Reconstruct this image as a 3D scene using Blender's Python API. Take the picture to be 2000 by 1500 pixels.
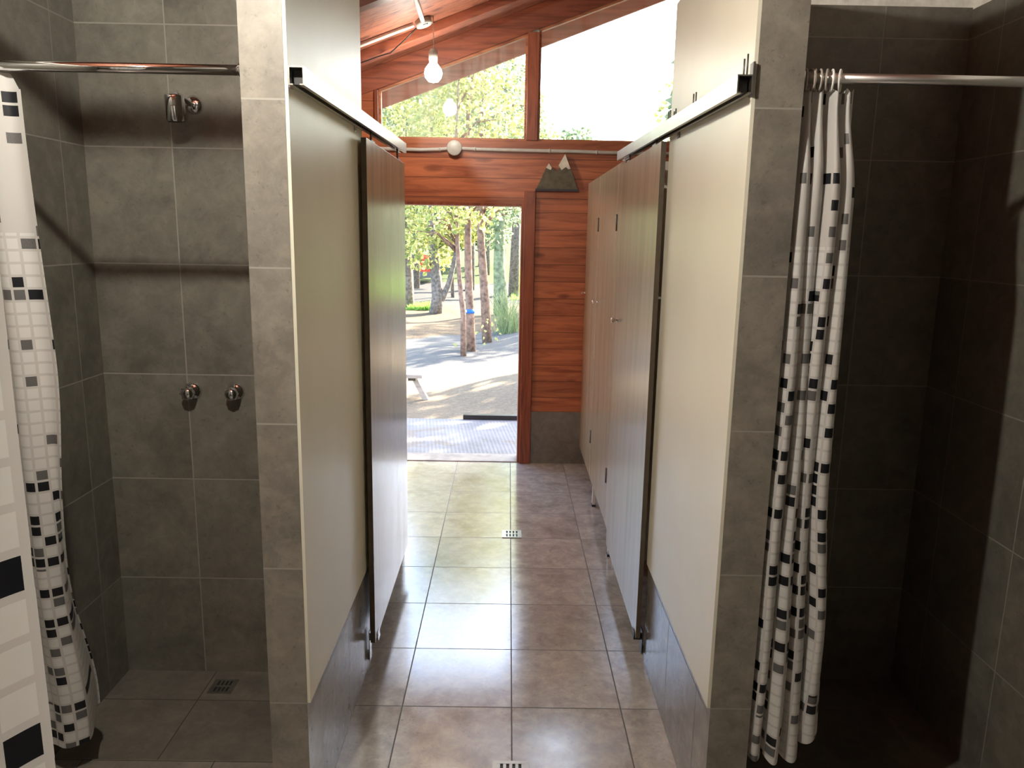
import bpy, bmesh, math, random
from mathutils import Vector, Matrix
random.seed(7)
S = bpy.context.scene
COL = S.collection
for o in list(bpy.data.objects): bpy.data.objects.remove(o)

# ---------------------------------------------------------------- camera, sky, sun, exposure
cam_d = bpy.data.cameras.new('camera'); cam = bpy.data.objects.new('camera', cam_d); COL.objects.link(cam)
cam_d.sensor_width = 36.0; cam_d.lens = 1498.0 / 2000.0 * 36.0; cam_d.clip_start = 0.02; cam_d.clip_end = 500
RGT = Vector((0.99984413, -0.00386843, 0.01722657)); UPV = Vector((-0.01617148, 0.19090302, 0.98147568)); FWD = Vector((0.00708538, 0.98160128, -0.19081071))
cam.matrix_world = Matrix(((RGT.x, UPV.x, -FWD.x, 0), (RGT.y, UPV.y, -FWD.y, 0), (RGT.z, UPV.z, -FWD.z, 1.6154), (0, 0, 0, 1)))
S.camera = cam
S.view_settings.view_transform = 'Standard'; S.view_settings.look = 'None'
S.view_settings.exposure = 0.0; S.view_settings.gamma = 1.0; S.view_settings.use_curve_mapping = False

SUN_DIR = Vector((0.66, 0.72, 0.52)).normalized()
w = bpy.data.worlds.new('sky'); S.world = w; w.use_nodes = True
nt = w.node_tree; bg = nt.nodes['Background']
sk = nt.nodes.new('ShaderNodeTexSky'); sk.sky_type = 'NISHITA'; sk.sun_disc = False
sk.sun_elevation = math.asin(SUN_DIR.z); sk.sun_rotation = math.atan2(SUN_DIR.x, SUN_DIR.y)
sk.air_density = 1.0; sk.dust_density = 2.0; sk.ozone_density = 1.0
nt.links.new(sk.outputs[0], bg.inputs['Color']); bg.inputs['Strength'].default_value = 1.65
sd = bpy.data.lights.new('sun', 'SUN'); sd.energy = 42.0; sd.angle = 0.012; sd.color = (1.0, 0.86, 0.66)
so = bpy.data.objects.new('sun', sd); COL.objects.link(so); so.rotation_euler = SUN_DIR.to_track_quat('Z', 'Y').to_euler()
BULB_SIDE = 5000.0      # emission of the bulb over the washroom (above the top edge of the frame)
BULB_FAR = 190.0        # emission of the hanging bulb in view

# ---------------------------------------------------------------- helpers
def lin(r, g, b):
    f = lambda c: (c / 255.0) / 12.92 if c / 255.0 < 0.04045 else ((c / 255.0 + 0.055) / 1.055) ** 2.4
    return (f(r), f(g), f(b), 1.0)

class NT:
    def __init__(s, name, rough=0.5, metal=0.0, spec=0.5):
        s.m = bpy.data.materials.new(name); s.m.use_nodes = True; s.t = s.m.node_tree
        s.b = s.t.nodes['Principled BSDF']; s.out = s.t.nodes['Material Output']
        s.b.inputs['Roughness'].default_value = rough; s.b.inputs['Metallic'].default_value = metal
        s.b.inputs['Specular IOR Level'].default_value = spec
    def n(s, typ, **kw):
        x = s.t.nodes.new(typ)
        for k, v in kw.items(): setattr(x, k, v)
        return x
    def l(s, a, b): s.t.links.new(a, b)
    def math(s, op, a, b=None, c=None, clamp=False):
        x = s.n('ShaderNodeMath', operation=op); x.use_clamp = clamp
        for i, v in enumerate((a, b, c)):
            if v is None: continue
            if isinstance(v, (int, float)): x.inputs[i].default_value = v
            else: s.l(v, x.inputs[i])
        return x.outputs[0]
    def mix(s, f, a, b, typ='MIX'):
        x = s.n('ShaderNodeMix', data_type='RGBA', blend_type=typ)
        for sock, v in ((x.inputs['Factor'], f), (x.inputs[6], a), (x.inputs[7], b)):
            if isinstance(v, (int, float)): sock.default_value = v
            elif isinstance(v, tuple): sock.default_value = v
            else: s.l(v, sock)
        return x.outputs[2]
    def ramp(s, v, stops):
        x = s.n('ShaderNodeValToRGB'); s.l(v, x.inputs[0]); e = x.color_ramp.elements
        while len(e) < len(stops): e.new(0.5)
        for i, (p, c) in enumerate(stops):
            e[i].position = p; e[i].color = c if len(c) == 4 else (*c, 1)
        return x.outputs[0]
    def noise(s, vec, scale, detail=4, rough=0.55, dist=0.0):
        x = s.n('ShaderNodeTexNoise'); x.inputs['Scale'].default_value = scale; x.inputs['Detail'].default_value = detail
        x.inputs['Roughness'].default_value = rough; x.inputs['Distortion'].default_value = dist
        if vec is not None: s.l(vec, x.inputs['Vector'])
        return x.outputs['Fac']
    def obj(s, scale=None):
        x = s.n('ShaderNodeTexCoord').outputs['Object']
        if scale:
            mp = s.n('ShaderNodeMapping'); mp.inputs['Scale'].default_value = scale; s.l(x, mp.inputs['Vector']); return mp.outputs[0]
        return x
    def bump(s, h, strength=0.3, dist=0.01):
        x = s.n('ShaderNodeBump'); x.inputs['Strength'].default_value = strength; x.inputs['Distance'].default_value = dist
        s.l(h, x.inputs['Height']); s.l(x.outputs[0], s.b.inputs['Normal']); return x
    def setc(s, v):
        if isinstance(v, tuple): s.b.inputs['Base Color'].default_value = v
        else: s.l(v, s.b.inputs['Base Color'])
    def setr(s, v): s.l(v, s.b.inputs['Roughness'])

def plain(name, c, rough=0.5, metal=0.0, var=0.06, scale=30, spec=0.5):
    m = NT(name, rough, metal, spec); nz = m.noise(m.obj(), scale)
    c2 = tuple(min(1, x * (1 - var * 3)) for x in c[:3]) + (1,)
    c3 = tuple(min(1, x * (1 + var * 2)) for x in c[:3]) + (1,)
    m.setc(m.ramp(nz, [(0.3, c2), (0.7, c3)])); return m.m

def tile_mat(name, ua, va, u0, v0, T, base, grout, gw=0.004, rough=0.45, rvar=0.12, stain=0.35, Tv=None, ior=1.5):
    m = NT(name, rough); m.b.inputs['IOR'].default_value = ior; sep = m.n('ShaderNodeSeparateXYZ'); oc = m.obj(); m.l(oc, sep.inputs[0]); Tv = Tv or T
    U = m.math('DIVIDE', m.math('SUBTRACT', sep.outputs[ua], u0), T); V = m.math('DIVIDE', m.math('SUBTRACT', sep.outputs[va], v0), Tv)
    def edge(c, t):
        f = m.math('FRACT', c); d = m.math('MINIMUM', f, m.math('SUBTRACT', 1.0, f)); return m.math('MULTIPLY', d, t)
    d = m.math('MINIMUM', edge(U, T), edge(V, Tv))
    wob = m.math('MULTIPLY', m.math('SUBTRACT', m.noise(oc, 25), 0.5), 0.0015)
    g = m.math('LESS_THAN', m.math('ADD', d, wob), gw / 2)
    cmb = m.n('ShaderNodeCombineXYZ'); m.l(m.math('FLOOR', U), cmb.inputs[0]); m.l(m.math('FLOOR', V), cmb.inputs[1]); cmb.inputs[2].default_value = 3.1 * ua + va
    wn = m.n('ShaderNodeTexWhiteNoise', noise_dimensions='3D'); m.l(cmb.outputs[0], wn.inputs['Vector'])
    add = m.n('ShaderNodeVectorMath', operation='MULTIPLY_ADD'); m.l(wn.outputs['Color'], add.inputs[0]); add.inputs[1].default_value = (9, 9, 9); m.l(oc, add.inputs[2])
    n1 = m.noise(add.outputs[0], 4.5, 8, 0.6, 0.6); n2 = m.noise(add.outputs[0], 60, 6, 0.75); n3 = m.noise(add.outputs[0], 17, 6, 0.7, 0.4)
    b = base
    mul = lambda k, t=(1, 1, 1): (b[0] * k * t[0], b[1] * k * t[1], b[2] * k * t[2], 1)
    c1 = m.ramp(n1, [(0.32, mul(1 - stain)), (0.5, mul(1.0)), (0.7, mul(1 + stain * 0.7, (1, 1, 0.97)))])
    c1 = m.mix(0.45, c1, m.ramp(n3, [(0.34, mul(0.62)), (0.5, mul(1.0)), (0.66, mul(1.5, (1, 1, 0.96)))]))
    c2 = m.mix(m.math('MULTIPLY', m.math('GREATER_THAN', n2, 0.62), 0.4), c1, mul(0.4))
    c2 = m.mix(m.math('MULTIPLY', m.math('LESS_THAN', n2, 0.36), 0.15), c2, mul(1.7))
    tone = m.math('ADD', m.math('MULTIPLY', wn.outputs['Value'], 0.16), 0.92)
    c3 = m.n('ShaderNodeVectorMath', operation='SCALE'); m.l(c2, c3.inputs[0]); m.l(tone, c3.inputs['Scale'])
    col = m.mix(g, c3.outputs[0], grout); m.setc(col)
    r = m.math('ADD', m.math('MULTIPLY', m.math('SUBTRACT', n1, 0.5), rvar * 4), rough, clamp=True)
    m.setr(m.math('MAXIMUM', r, m.math('MULTIPLY', g, 0.8)))
    h = m.math('ADD', m.math('MULTIPLY', m.math('SUBTRACT', 1.0, g), 1.0), m.math('MULTIPLY', n2, 0.12))
    m.bump(h, 0.35, 0.002); return m.m

def wood_mat(name, grain, split, pitch, off, base, dark, rough=0.35, groove=0.003, kn=True, tv=0.3, kscale=3.2):
    """grain / split: axis numbers; boards run along grain and are stacked along split"""
    m = NT(name, rough); sep = m.n('ShaderNodeSeparateXYZ'); oc = m.obj(); m.l(oc, sep.inputs[0])
    V = m.math('DIVIDE', m.math('SUBTRACT', sep.outputs[split], off), pitch)
    f = m.math('FRACT', V); d = m.math('MULTIPLY', m.math('MINIMUM', f, m.math('SUBTRACT', 1.0, f)), pitch)
    g = m.math('LESS_THAN', d, groove / 2 if groove else -1.0)
    wn = m.n('ShaderNodeTexWhiteNoise', noise_dimensions='1D'); m.l(m.math('FLOOR', V), wn.inputs['W'])
    sc = [14.0, 14.0, 14.0]; sc[grain] = 1.1
    add = m.n('ShaderNodeVectorMath', operation='MULTIPLY_ADD'); m.l(wn.outputs['Color'], add.inputs[0]); add.inputs[1].default_value = (5, 5, 5); m.l(oc, add.inputs[2])
    mp = m.n('ShaderNodeMapping'); mp.inputs['Scale'].default_value = tuple(sc); m.l(add.outputs[0], mp.inputs[0])
    n1 = m.noise(mp.outputs[0], 1.6, 6, 0.6, 1.2); n2 = m.noise(mp.outputs[0], 9, 4, 0.6)
    c = m.ramp(n1, [(0.3, dark), (0.52, base), (0.72, tuple(min(1, x * 1.35) for x in base[:3]))])
    c = m.mix(m.math('MULTIPLY', n2, 0.22), c, dark)
    if kn:
        sk2 = [kscale * 2.4] * 3; sk2[grain] = kscale; mp2 = m.n('ShaderNodeMapping'); mp2.inputs['Scale'].default_value = tuple(sk2); m.l(add.outputs[0], mp2.inputs[0])
        vo = m.n('ShaderNodeTexVoronoi'); m.l(mp2.outputs[0], vo.inputs['Vector']); vo.inputs['Scale'].default_value = 1.0
        k = m.math('SUBTRACT', 1.0, m.math('DIVIDE', vo.outputs['Distance'], 0.17), clamp=True)
        c = m.mix(m.math('MULTIPLY', m.math('POWER', k, 0.6), 0.85), c, (dark[0] * 0.35, dark[1] * 0.3, dark[2] * 0.3, 1))
    tone = m.math('ADD', m.math('MULTIPLY', wn.outputs['Value'], tv), 1 - tv / 2)
    s3 = m.n('ShaderNodeVectorMath', operation='SCALE'); m.l(c, s3.inputs[0]); m.l(tone, s3.inputs['Scale'])
    m.setc(m.mix(g, s3.outputs[0], (dark[0] * 0.25, dark[1] * 0.25, dark[2] * 0.25, 1)))
    m.bump(m.math('ADD', m.math('SUBTRACT', 1.0, g), m.math('MULTIPLY', n2, 0.1)), 0.4, 0.003); return m.m

class MB:
    def __init__(s): s.bm = bmesh.new(); s.uv = None
    def quad(s, pts, mi=0):
        f = s.bm.faces.new([s.bm.verts.new(p) for p in pts]); f.material_index = mi; return f
    def box(s, a, b, mi=0, sides=None, bev=0.0):
        x0, y0, z0 = a; x1, y1, z1 = b
        v = [s.bm.verts.new(p) for p in ((x0, y0, z0), (x1, y0, z0), (x1, y1, z0), (x0, y1, z0), (x0, y0, z1), (x1, y0, z1), (x1, y1, z1), (x0, y1, z1))]
        idx = {'b': (3, 2, 1, 0), 't': (4, 5, 6, 7), 'f': (0, 1, 5, 4), 'r': (1, 2, 6, 5), 'k': (2, 3, 7, 6), 'l': (3, 0, 4, 7)}
        fs = []
        for k, i in idx.items():
            f = s.bm.faces.new([v[j] for j in i]); f.material_index = (sides or {}).get(k, mi); fs.append(f)
        if bev > 0:
            es = list({e for f in fs for e in f.edges})
            bmesh.ops.bevel(s.bm, geom=es, offset=bev, segments=2, profile=0.7, affect='EDGES')
        return s
    def prism(s, poly, axis, a, b, mi=0):
        """poly: 2-D outline; axis: the axis it is pushed along from a to b"""
        def P(q, t):
            return {0: (t, q[0], q[1]), 1: (q[0], t, q[1]), 2: (q[0], q[1], t)}[axis]
        va = [s.bm.verts.new(P(q, a)) for q in poly]; vb = [s.bm.verts.new(P(q, b)) for q in poly]; n = len(poly)
        fs = [s.bm.faces.new(va), s.bm.faces.new(vb[::-1])]
        for i in range(n): fs.append(s.bm.faces.new((va[i], vb[i], vb[(i + 1) % n], va[(i + 1) % n])))
        for f in fs: f.material_index = mi
        bmesh.ops.recalc_face_normals(s.bm, faces=fs); return s
    def tube(s, pts, r, seg=12, mi=0, caps=True, smooth=True):
        pts = [Vector(p) for p in pts]; n = len(pts); rr = r if isinstance(r, (list, tuple)) else [r] * n; rings = []
        t0 = (pts[1] - pts[0]).normalized(); up = Vector((0, 0, 1)) if abs(t0.z) < 0.9 else Vector((1, 0, 0)); a = t0.cross(up).normalized()
        for i in range(n):
            t = (pts[min(i + 1, n - 1)] - pts[max(i - 1, 0)]).normalized(); a = (a - t * a.dot(t)).normalized(); b = t.cross(a)
            rings.append([s.bm.verts.new(pts[i] + (a * math.cos(k * 2 * math.pi / seg) + b * math.sin(k * 2 * math.pi / seg)) * rr[i]) for k in range(seg)])
        fs = []
        for i in range(n - 1):
            for k in range(seg):
                f = s.bm.faces.new((rings[i][k], rings[i][(k + 1) % seg], rings[i + 1][(k + 1) % seg], rings[i + 1][k])); f.smooth = smooth; f.material_index = mi; fs.append(f)
        if caps:
            f = s.bm.faces.new(rings[0][::-1]); f.material_index = mi; fs.append(f); f = s.bm.faces.new(rings[-1]); f.material_index = mi; fs.append(f)
        bmesh.ops.recalc_face_normals(s.bm, faces=fs)
        return s
    def lathe(s, prof, origin, axis, seg=24, mi=0):
        """prof: (radius, distance along axis)"""
        ax = Vector(axis).normalized(); o = Vector(origin); up = Vector((0, 0, 1)) if abs(ax.z) < 0.9 else Vector((1, 0, 0)); a = ax.cross(up).normalized(); b = ax.cross(a); rings = []
        for r, d in prof:
            if r < 1e-6: rings.append([s.bm.verts.new(o + ax * d)])
            else: rings.append([s.bm.verts.new(o + ax * d + (a * math.cos(k * 2 * math.pi / seg) + b * math.sin(k * 2 * math.pi / seg)) * r) for k in range(seg)])
        fs = []
        for i in range(len(rings) - 1):
            A, B = rings[i], rings[i + 1]
            for k in range(seg):
                q = (k + 1) % seg
                if len(A) == 1 and len(B) == 1: continue
                vs = (A[0], B[k], B[q]) if len(A) == 1 else ((A[k], A[q], B[0]) if len(B) == 1 else (A[k], A[q], B[q], B[k]))
                f = s.bm.faces.new(vs); f.smooth = True; f.material_index = mi; fs.append(f)
        bmesh.ops.recalc_face_normals(s.bm, faces=fs)
        return s
    def sphere(s, c, r, seg=20, mi=0, sq=(1, 1, 1)):
        g = bmesh.ops.create_uvsphere(s.bm, u_segments=seg, v_segments=seg // 2, radius=r)
        for v in g['verts']: v.co = Vector((v.co.x * sq[0], v.co.y * sq[1], v.co.z * sq[2])) + Vector(c)
        for f in {f for v in g['verts'] for f in v.link_faces}: f.smooth = True; f.material_index = mi
        return s
    def build(s, name, mats, parent=None, kind=None, bevel=0):
        me = bpy.data.meshes.new(name); s.bm.to_mesh(me); s.bm.free()
        for m in (mats if isinstance(mats, (list, tuple)) else [mats]): me.materials.append(m)
        o = bpy.data.objects.new(name, me); COL.objects.link(o)
        if parent is not None:
            o.parent = parent; o.location = -Vector(parent.location) if not parent.parent and parent.type == 'EMPTY' else (0, 0, 0)
        if kind: o['kind'] = kind
        if bevel:
            b = o.modifiers.new('bevel', 'BEVEL'); b.width = bevel; b.segments = 2; b.limit_method = 'ANGLE'; b.angle_limit = math.radians(40)
        return o

def thing(name, label, cat, loc=(0, 0, 0), group=None):
    o = bpy.data.objects.new(name, None); o.empty_display_size = 0.1; COL.objects.link(o); o.location = loc
    o['label'] = label; o['category'] = cat
    if group: o['group'] = group
    return o
def tag(o, label, cat, group=None, kind=None):
    o['label'] = label; o['category'] = cat
    if group: o['group'] = group
    if kind: o['kind'] = kind
    return o

# ---------------------------------------------------------------- materials
TB = (0.155, 0.146, 0.119); GR = (0.27, 0.26, 0.225, 1)
M_XZ = tile_mat('wall tile facing the room left', 0, 2, -1.10, 0.0, 0.375, TB, GR)
M_XZR = tile_mat('wall tile facing the room right', 0, 2, 1.18, 0.0, 0.375, TB, GR)
M_YZL = tile_mat('wall tile side left', 1, 2, 2.465, 0.0, 0.375, TB, GR)
M_YZR = tile_mat('wall tile side right', 1, 2, 2.43, 0.0, 0.375, TB, GR)
M_SKIRT = tile_mat('skirting tile side', 1, 2, 2.33, 0.0, 0.375, (0.2, 0.19, 0.17), (0.12, 0.115, 0.105, 1), rough=0.22, rvar=0.05)
M_PIL = tile_mat('pier tile', 0, 2, -0.62, 0.03, 0.375, (0.215, 0.2, 0.17), (0.32, 0.31, 0.27, 1))
M_PILR = tile_mat('pier tile right', 0, 2, 0.52, 0.03, 0.375, (0.215, 0.2, 0.17), (0.32, 0.31, 0.27, 1))
M_FAR = tile_mat('end wall skirting tile', 0, 2, 0.60, 0.0, 0.5, (0.15, 0.14, 0.12), GR)
M_FL = tile_mat('polished floor tile', 0, 1, 0.0356, 2.407, 0.38, (0.45, 0.42, 0.38), (0.06, 0.055, 0.05, 1), gw=0.0045, rough=0.16, rvar=0.05, stain=0.4, ior=2.4)
M_SFL = tile_mat('shower floor tile', 0, 1, -1.06, 2.42, 0.38, (0.15, 0.138, 0.115), (0.07, 0.065, 0.055, 1), rough=0.5)
M_SFR = tile_mat('shower floor tile right', 0, 1, 0.95, 2.42, 0.38, (0.13, 0.12, 0.10), (0.18, 0.17, 0.15, 1), rough=0.5)
M_CURB = tile_mat('curb tile', 0, 1, -0.83, 1.60, 0.38, (0.19, 0.172, 0.145), (0.07, 0.065, 0.055, 1), rough=0.45)

def paint_mat():
    m = NT('cream gloss wall paint', 0.3, 0, 0.4); nz = m.noise(m.obj((9, 9, 1.1)), 2.0, 4, 0.5); n2 = m.noise(m.obj(), 120, 3)
    m.setc(m.ramp(m.noise(m.obj(), 2.0, 4), [(0.3, (0.72, 0.70, 0.57, 1)), (0.7, (0.79, 0.77, 0.63, 1))]))
    m.bump(m.math('ADD', m.math('MULTIPLY', nz, 0.7), m.math('MULTIPLY', n2, 0.15)), 0.10, 0.003); m.setr(m.math('ADD', m.math('MULTIPLY', nz, 0.06), 0.33)); return m.m
M_PAINT = paint_mat()
M_WHITE = plain('white painted wall above the tiles', (0.86, 0.84, 0.77, 1), 0.7)
WB = (0.42, 0.135, 0.058, 1); WD = (0.21, 0.052, 0.026, 1)
M_WALLW = wood_mat('varnished pine boards', 0, 2, 0.1168, 0.0125 + 0.004, WB, WD, 0.34)
M_WALLW2 = wood_mat('varnished pine boards over the door', 0, 2, 0.128, 1.989 - 0.128 * 3, WB, WD, 0.34, kscale=2.2)
M_POST = wood_mat('varnished pine post', 2, 0, 5, -2.1, (0.27, 0.075, 0.035, 1), (0.12, 0.03, 0.016, 1), 0.35, 0, kn=False)
M_BEAM = wood_mat('varnished pine beam', 0, 2, 9, -3.1, (0.27, 0.075, 0.037, 1), (0.12, 0.032, 0.018, 1), 0.4, 0, kscale=2)
M_DARKB = wood_mat('dark varnished rafter', 0, 2, 9, -3.1, (0.20, 0.06, 0.033, 1), (0.09, 0.026, 0.017, 1), 0.45, 0, kscale=2)
M_CEIL = wood_mat('varnished pine ceiling planks', 0, 1, 0.105, 0.02, (0.29, 0.10, 0.052, 1), (0.14, 0.042, 0.026, 1), 0.62)
M_SIDEW = wood_mat('varnished pine side wall', 1, 2, 0.117, 0.0, WB, WD, 0.4)
M_EAVE = wood_mat('weathered eave board', 0, 2, 9, -3.1, (0.26, 0.12, 0.07, 1), (0.13, 0.055, 0.03, 1), 0.6, 0)
def mel(name, c, d, rough=0.24):
    m = NT(name, rough, 0, 0.5); m.b.inputs['IOR'].default_value = 1.65; mp = m.obj((7, 7, 0.6)); n1 = m.noise(mp, 2.2, 6, 0.65, 0.8); n2 = m.noise(m.obj((55, 55, 1.2)), 2.2, 3)
    m.setc(m.mix(m.math('MULTIPLY', n2, 0.12), m.ramp(n1, [(0.2, d), (0.5, c), (0.85, tuple(min(1, x * 1.15) for x in c[:3]))]), d)); m.setr(m.math('ADD', m.math('MULTIPLY', n1, 0.12), rough - 0.06)); return m.m
M_MEL = mel('greyed oak melamine', (0.37, 0.32, 0.21, 1), (0.28, 0.235, 0.15, 1))
M_MEDGE = plain('dark door edge band', (0.085, 0.066, 0.045, 1), 0.45)
M_WEDGE = plain('pale edge band', (0.6, 0.56, 0.5, 1), 0.4)
M_ALU = plain('aluminium', (0.50, 0.49, 0.44, 1), 0.32, 1.0, 0.03, 8)
M_CHROME = plain('chrome', (0.72, 0.72, 0.73, 1), 0.07, 1.0, 0.02, 8)
M_STEEL = plain('brushed steel', (0.55, 0.55, 0.54, 1), 0.25, 1.0, 0.05, 40)
M_DSTEEL = plain('dark worn steel', (0.16, 0.155, 0.15, 1), 0.42, 0.8)
M_BLACK = plain('black plastic', (0.018, 0.018, 0.018, 1), 0.45)
M_PVC = plain('grey PVC', (0.50, 0.49, 0.44, 1), 0.4, 0, 0.03)
M_PVCW = plain('white PVC', (0.72, 0.68, 0.62, 1), 0.4, 0, 0.03)
M_RINGG = plain('taupe plastic ring', (0.36, 0.32, 0.28, 1), 0.4)
M_RINGW = plain('white plastic ring', (0.85, 0.83, 0.79, 1), 0.35)
M_THR = plain('pale stone threshold', (0.30, 0.26, 0.22, 1), 0.5, 0, 0.1, 14)
def emis(name, c, k):
    m = NT(name, 0.4); m.setc((0.9, 0.9, 0.88, 1)); m.b.inputs['Emission Color'].default_value = c; m.b.inputs['Emission Strength'].default_value = k; return m.m
M_BULB = emis('lit bulb', (1, 0.93, 0.82, 1), BULB_FAR); M_BULBS = emis('lit bulb over the washroom', (1, 0.95, 0.84, 1), BULB_SIDE)
def glass_mat():
    m = NT('window glass'); t = m.t; g = m.n('ShaderNodeBsdfGlossy'); g.inputs['Roughness'].default_value = 0.02; tr = m.n('ShaderNodeBsdfTransparent'); tr.inputs[0].default_value = (0.96, 0.975, 0.96, 1)
    fr = m.n('ShaderNodeFresnel'); fr.inputs[0].default_value = 1.45; mx = m.n('ShaderNodeMixShader'); m.l(fr.outputs[0], mx.inputs[0]); m.l(tr.outputs[0], mx.inputs[1]); m.l(g.outputs[0], mx.inputs[2])
    df = m.n('ShaderNodeBsdfDiffuse'); df.inputs[0].default_value = (0.8, 0.8, 0.76, 1); mx2 = m.n('ShaderNodeMixShader')
    dust = m.math('MULTIPLY', m.math('SUBTRACT', m.noise(m.obj((9, 9, 1.2)), 2.0, 6, 0.7), 0.25, clamp=True), 0.35)
    m.l(dust, mx2.inputs[0]); m.l(mx.outputs[0], mx2.inputs[1]); m.l(df.outputs[0], mx2.inputs[2]); m.l(mx2.outputs[0], m.out.inputs[0]); return m.m
M_GLASS = glass_mat()

def curtain_mat():
    m = NT('shower curtain cloth with small squares', 0.5); uv = m.n('ShaderNodeUVMap').outputs[0]; sep = m.n('ShaderNodeSeparateXYZ'); m.l(uv, sep.inputs[0])
    P = 0.0300; U = m.math('DIVIDE', sep.outputs[0], P); V = m.math('DIVIDE', sep.outputs[1], P)
    fu = m.math('ABSOLUTE', m.math('SUBTRACT', m.math('FRACT', U), 0.5)); fv = m.math('ABSOLUTE', m.math('SUBTRACT', m.math('FRACT', V), 0.5))
    inn = m.math('LESS_THAN', m.math('MAXIMUM', fu, fv), 0.40)
    cmb = m.n('ShaderNodeCombineXYZ'); m.l(m.math('FLOOR', U), cmb.inputs[0]); m.l(m.math('FLOOR', V), cmb.inputs[1]); cmb.inputs[2].default_value = 0.5
    wn = m.n('ShaderNodeTexWhiteNoise', noise_dimensions='3D'); m.l(cmb.outputs[0], wn.inputs['Vector']); r = wn.outputs['Value']
    h = sep.outputs[1]                                     # distance below the hem at the top
    den = m.math('MULTIPLY', m.math('SUBTRACT', 1.0, m.math('ABSOLUTE', m.math('DIVIDE', m.math('SUBTRACT', h, 1.15), 0.75)), clamp=True), 0.16)
    pb = m.math('ADD', 0.085, den); pg = m.math('ADD', pb, m.math('ADD', 0.07, m.math('MULTIPLY', den, 0.6)))
    isb = m.math('MULTIPLY', inn, m.math('LESS_THAN', r, pb)); isg = m.math('MULTIPLY', inn, m.math('MULTIPLY', m.math('LESS_THAN', r, pg), m.math('GREATER_THAN', r, pb)))
    hasw = m.math('MULTIPLY', inn, m.math('GREATER_THAN', h, 0.35))
    base = m.mix(hasw, (0.72, 0.71, 0.68, 1), (0.86, 0.86, 0.83, 1))
    spk = m.ramp(m.noise(uv, 900, 2), [(0.4, (0.10, 0.10, 0.098, 1)), (0.6, (0.22, 0.22, 0.215, 1))])
    c = m.mix(isg, base, spk); c = m.mix(isb, c, (0.012, 0.014, 0.018, 1)); m.setc(c)
    tr = m.n('ShaderNodeBsdfTranslucent'); m.l(c, tr.inputs[0]); mx = m.n('ShaderNodeMixShader'); mx.inputs[0].default_value = 0.38
    m.l(m.b.outputs[0], mx.inputs[1]); m.l(tr.outputs[0], mx.inputs[2]); m.l(mx.outputs[0], m.out.inputs[0]); return m.m
M_CURT = curtain_mat()

def roof(x): return 3.02 + 0.38 * x
# ---------------------------------------------------------------- the room
XL, XR = -1.385, 1.455
MB().box((XL - 0.15, -1.25, -0.12), (XR + 0.15, 5.34, 0.0), 0).build('floor', [M_FL], kind='structure')
# shower trays: thin tiled beds of their own laying, just above the slab
MB().box((XL, 1.985, 0.0), (-0.605, 2.60, 0.004)).build('floor_shower_left', [M_SFL], kind='structure')
MB().box((0.655, 1.985, 0.0), (XR, 2.60, 0.004)).build('floor_shower_right', [M_SFR], kind='structure')
MB().box((XL, 1.825, 0.0), (-0.605, 1.985, 0.10)).build('trim_1', [M_CURB], kind='structure', bevel=0.002)
MB().box((0.655, 1.825, 0.0), (XR, 1.985, 0.10)).build('trim_2', [M_CURB], kind='structure', bevel=0.002)

def side_wall(name, x0, x1, mt, xt):
    m = MB()
    for y0, y1, mi in ((-1.25, 2.65, 0), (2.65, 5.34, 1)):
        if name == 'wall_left': m.box((x0, y0, -0.12), (x1, y1, 2.34 if mi == 0 else roof(xt) - 0.02), mi)
        else: m.box((x0, y0, -0.12), (x1, y1, 2.34 if mi == 0 else roof(x0) - 0.0), mi)
    if name == 'wall_left': m.box((x0, -1.25, 2.34), (x1, 2.65, roof(xt) - 0.02), 2)
    else: m.box((x0, -1.25, 2.34), (x1, 2.65, roof(x0)), 2)
    return m.build(name, [mt, M_SIDEW, M_WHITE], kind='structure')
side_wall('wall_left', XL - 0.15, XL, M_YZL, XL); side_wall('wall_right', XR, XR + 0.15, M_YZR, XR)
# shower backs
MB().box((XL, 2.60, 0), (-0.605, 2.70, 2.50), 0).build('wall_shower_left', [M_XZ], kind='structure')
m = MB(); m.box((0.655, 2.60, 0), (XR, 2.70, 2.345), 0); m.box((0.655, 2.60, 2.345), (XR, 2.70, 2.62), 1)
m.build('wall_shower_right', [M_XZR, M_WHITE], kind='structure')
# partitions: tiled pier end and shower side, painted corridor side over a tiled skirting
m = MB(); m.box((-0.605, 1.81, 0), (-0.507, 2.70, 2.36), 1, {'f': 0, 'r': 2, 't': 3, 'k': 3})
m.box((-0.507, 1.812, 0.405), (-0.499, 2.69, 2.36), 3)
m.build('wall_partition_left', [M_PIL, M_YZL, M_SKIRT, M_PAINT], kind='structure')
m = MB(); m.box((0.548, 1.81, 0), (0.655, 2.72, 2.37), 1, {'f': 0, 'l': 2, 't': 3, 'k': 3})
m.box((0.54, 1.812, 0.405), (0.548, 2.71, 2.37), 3)
m.build('wall_partition_right', [M_PILR, M_YZR, M_SKIRT, M_PAINT], kind='structure')
# toilet compartments behind the sliding doors
MB().box((XL, 3.66, 0), (-0.515, 3.74, 1.9), 0).build('wall_cubicle_left', [M_PAINT], kind='structure')
MB().box((0.56, 3.66, 0), (XR, 3.74, 1.96), 0).build('wall_cubicle_right', [M_PAINT], kind='structure')
# rear of the room, behind the camera
MB().prism([(XL - .15, -.12), (XR + .15, -.12), (XR + .15, roof(XR)), (XL - .15, roof(XL) - .07)], 1, -1.37, -1.25).build('wall_rear', [M_XZ], kind='structure')

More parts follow.
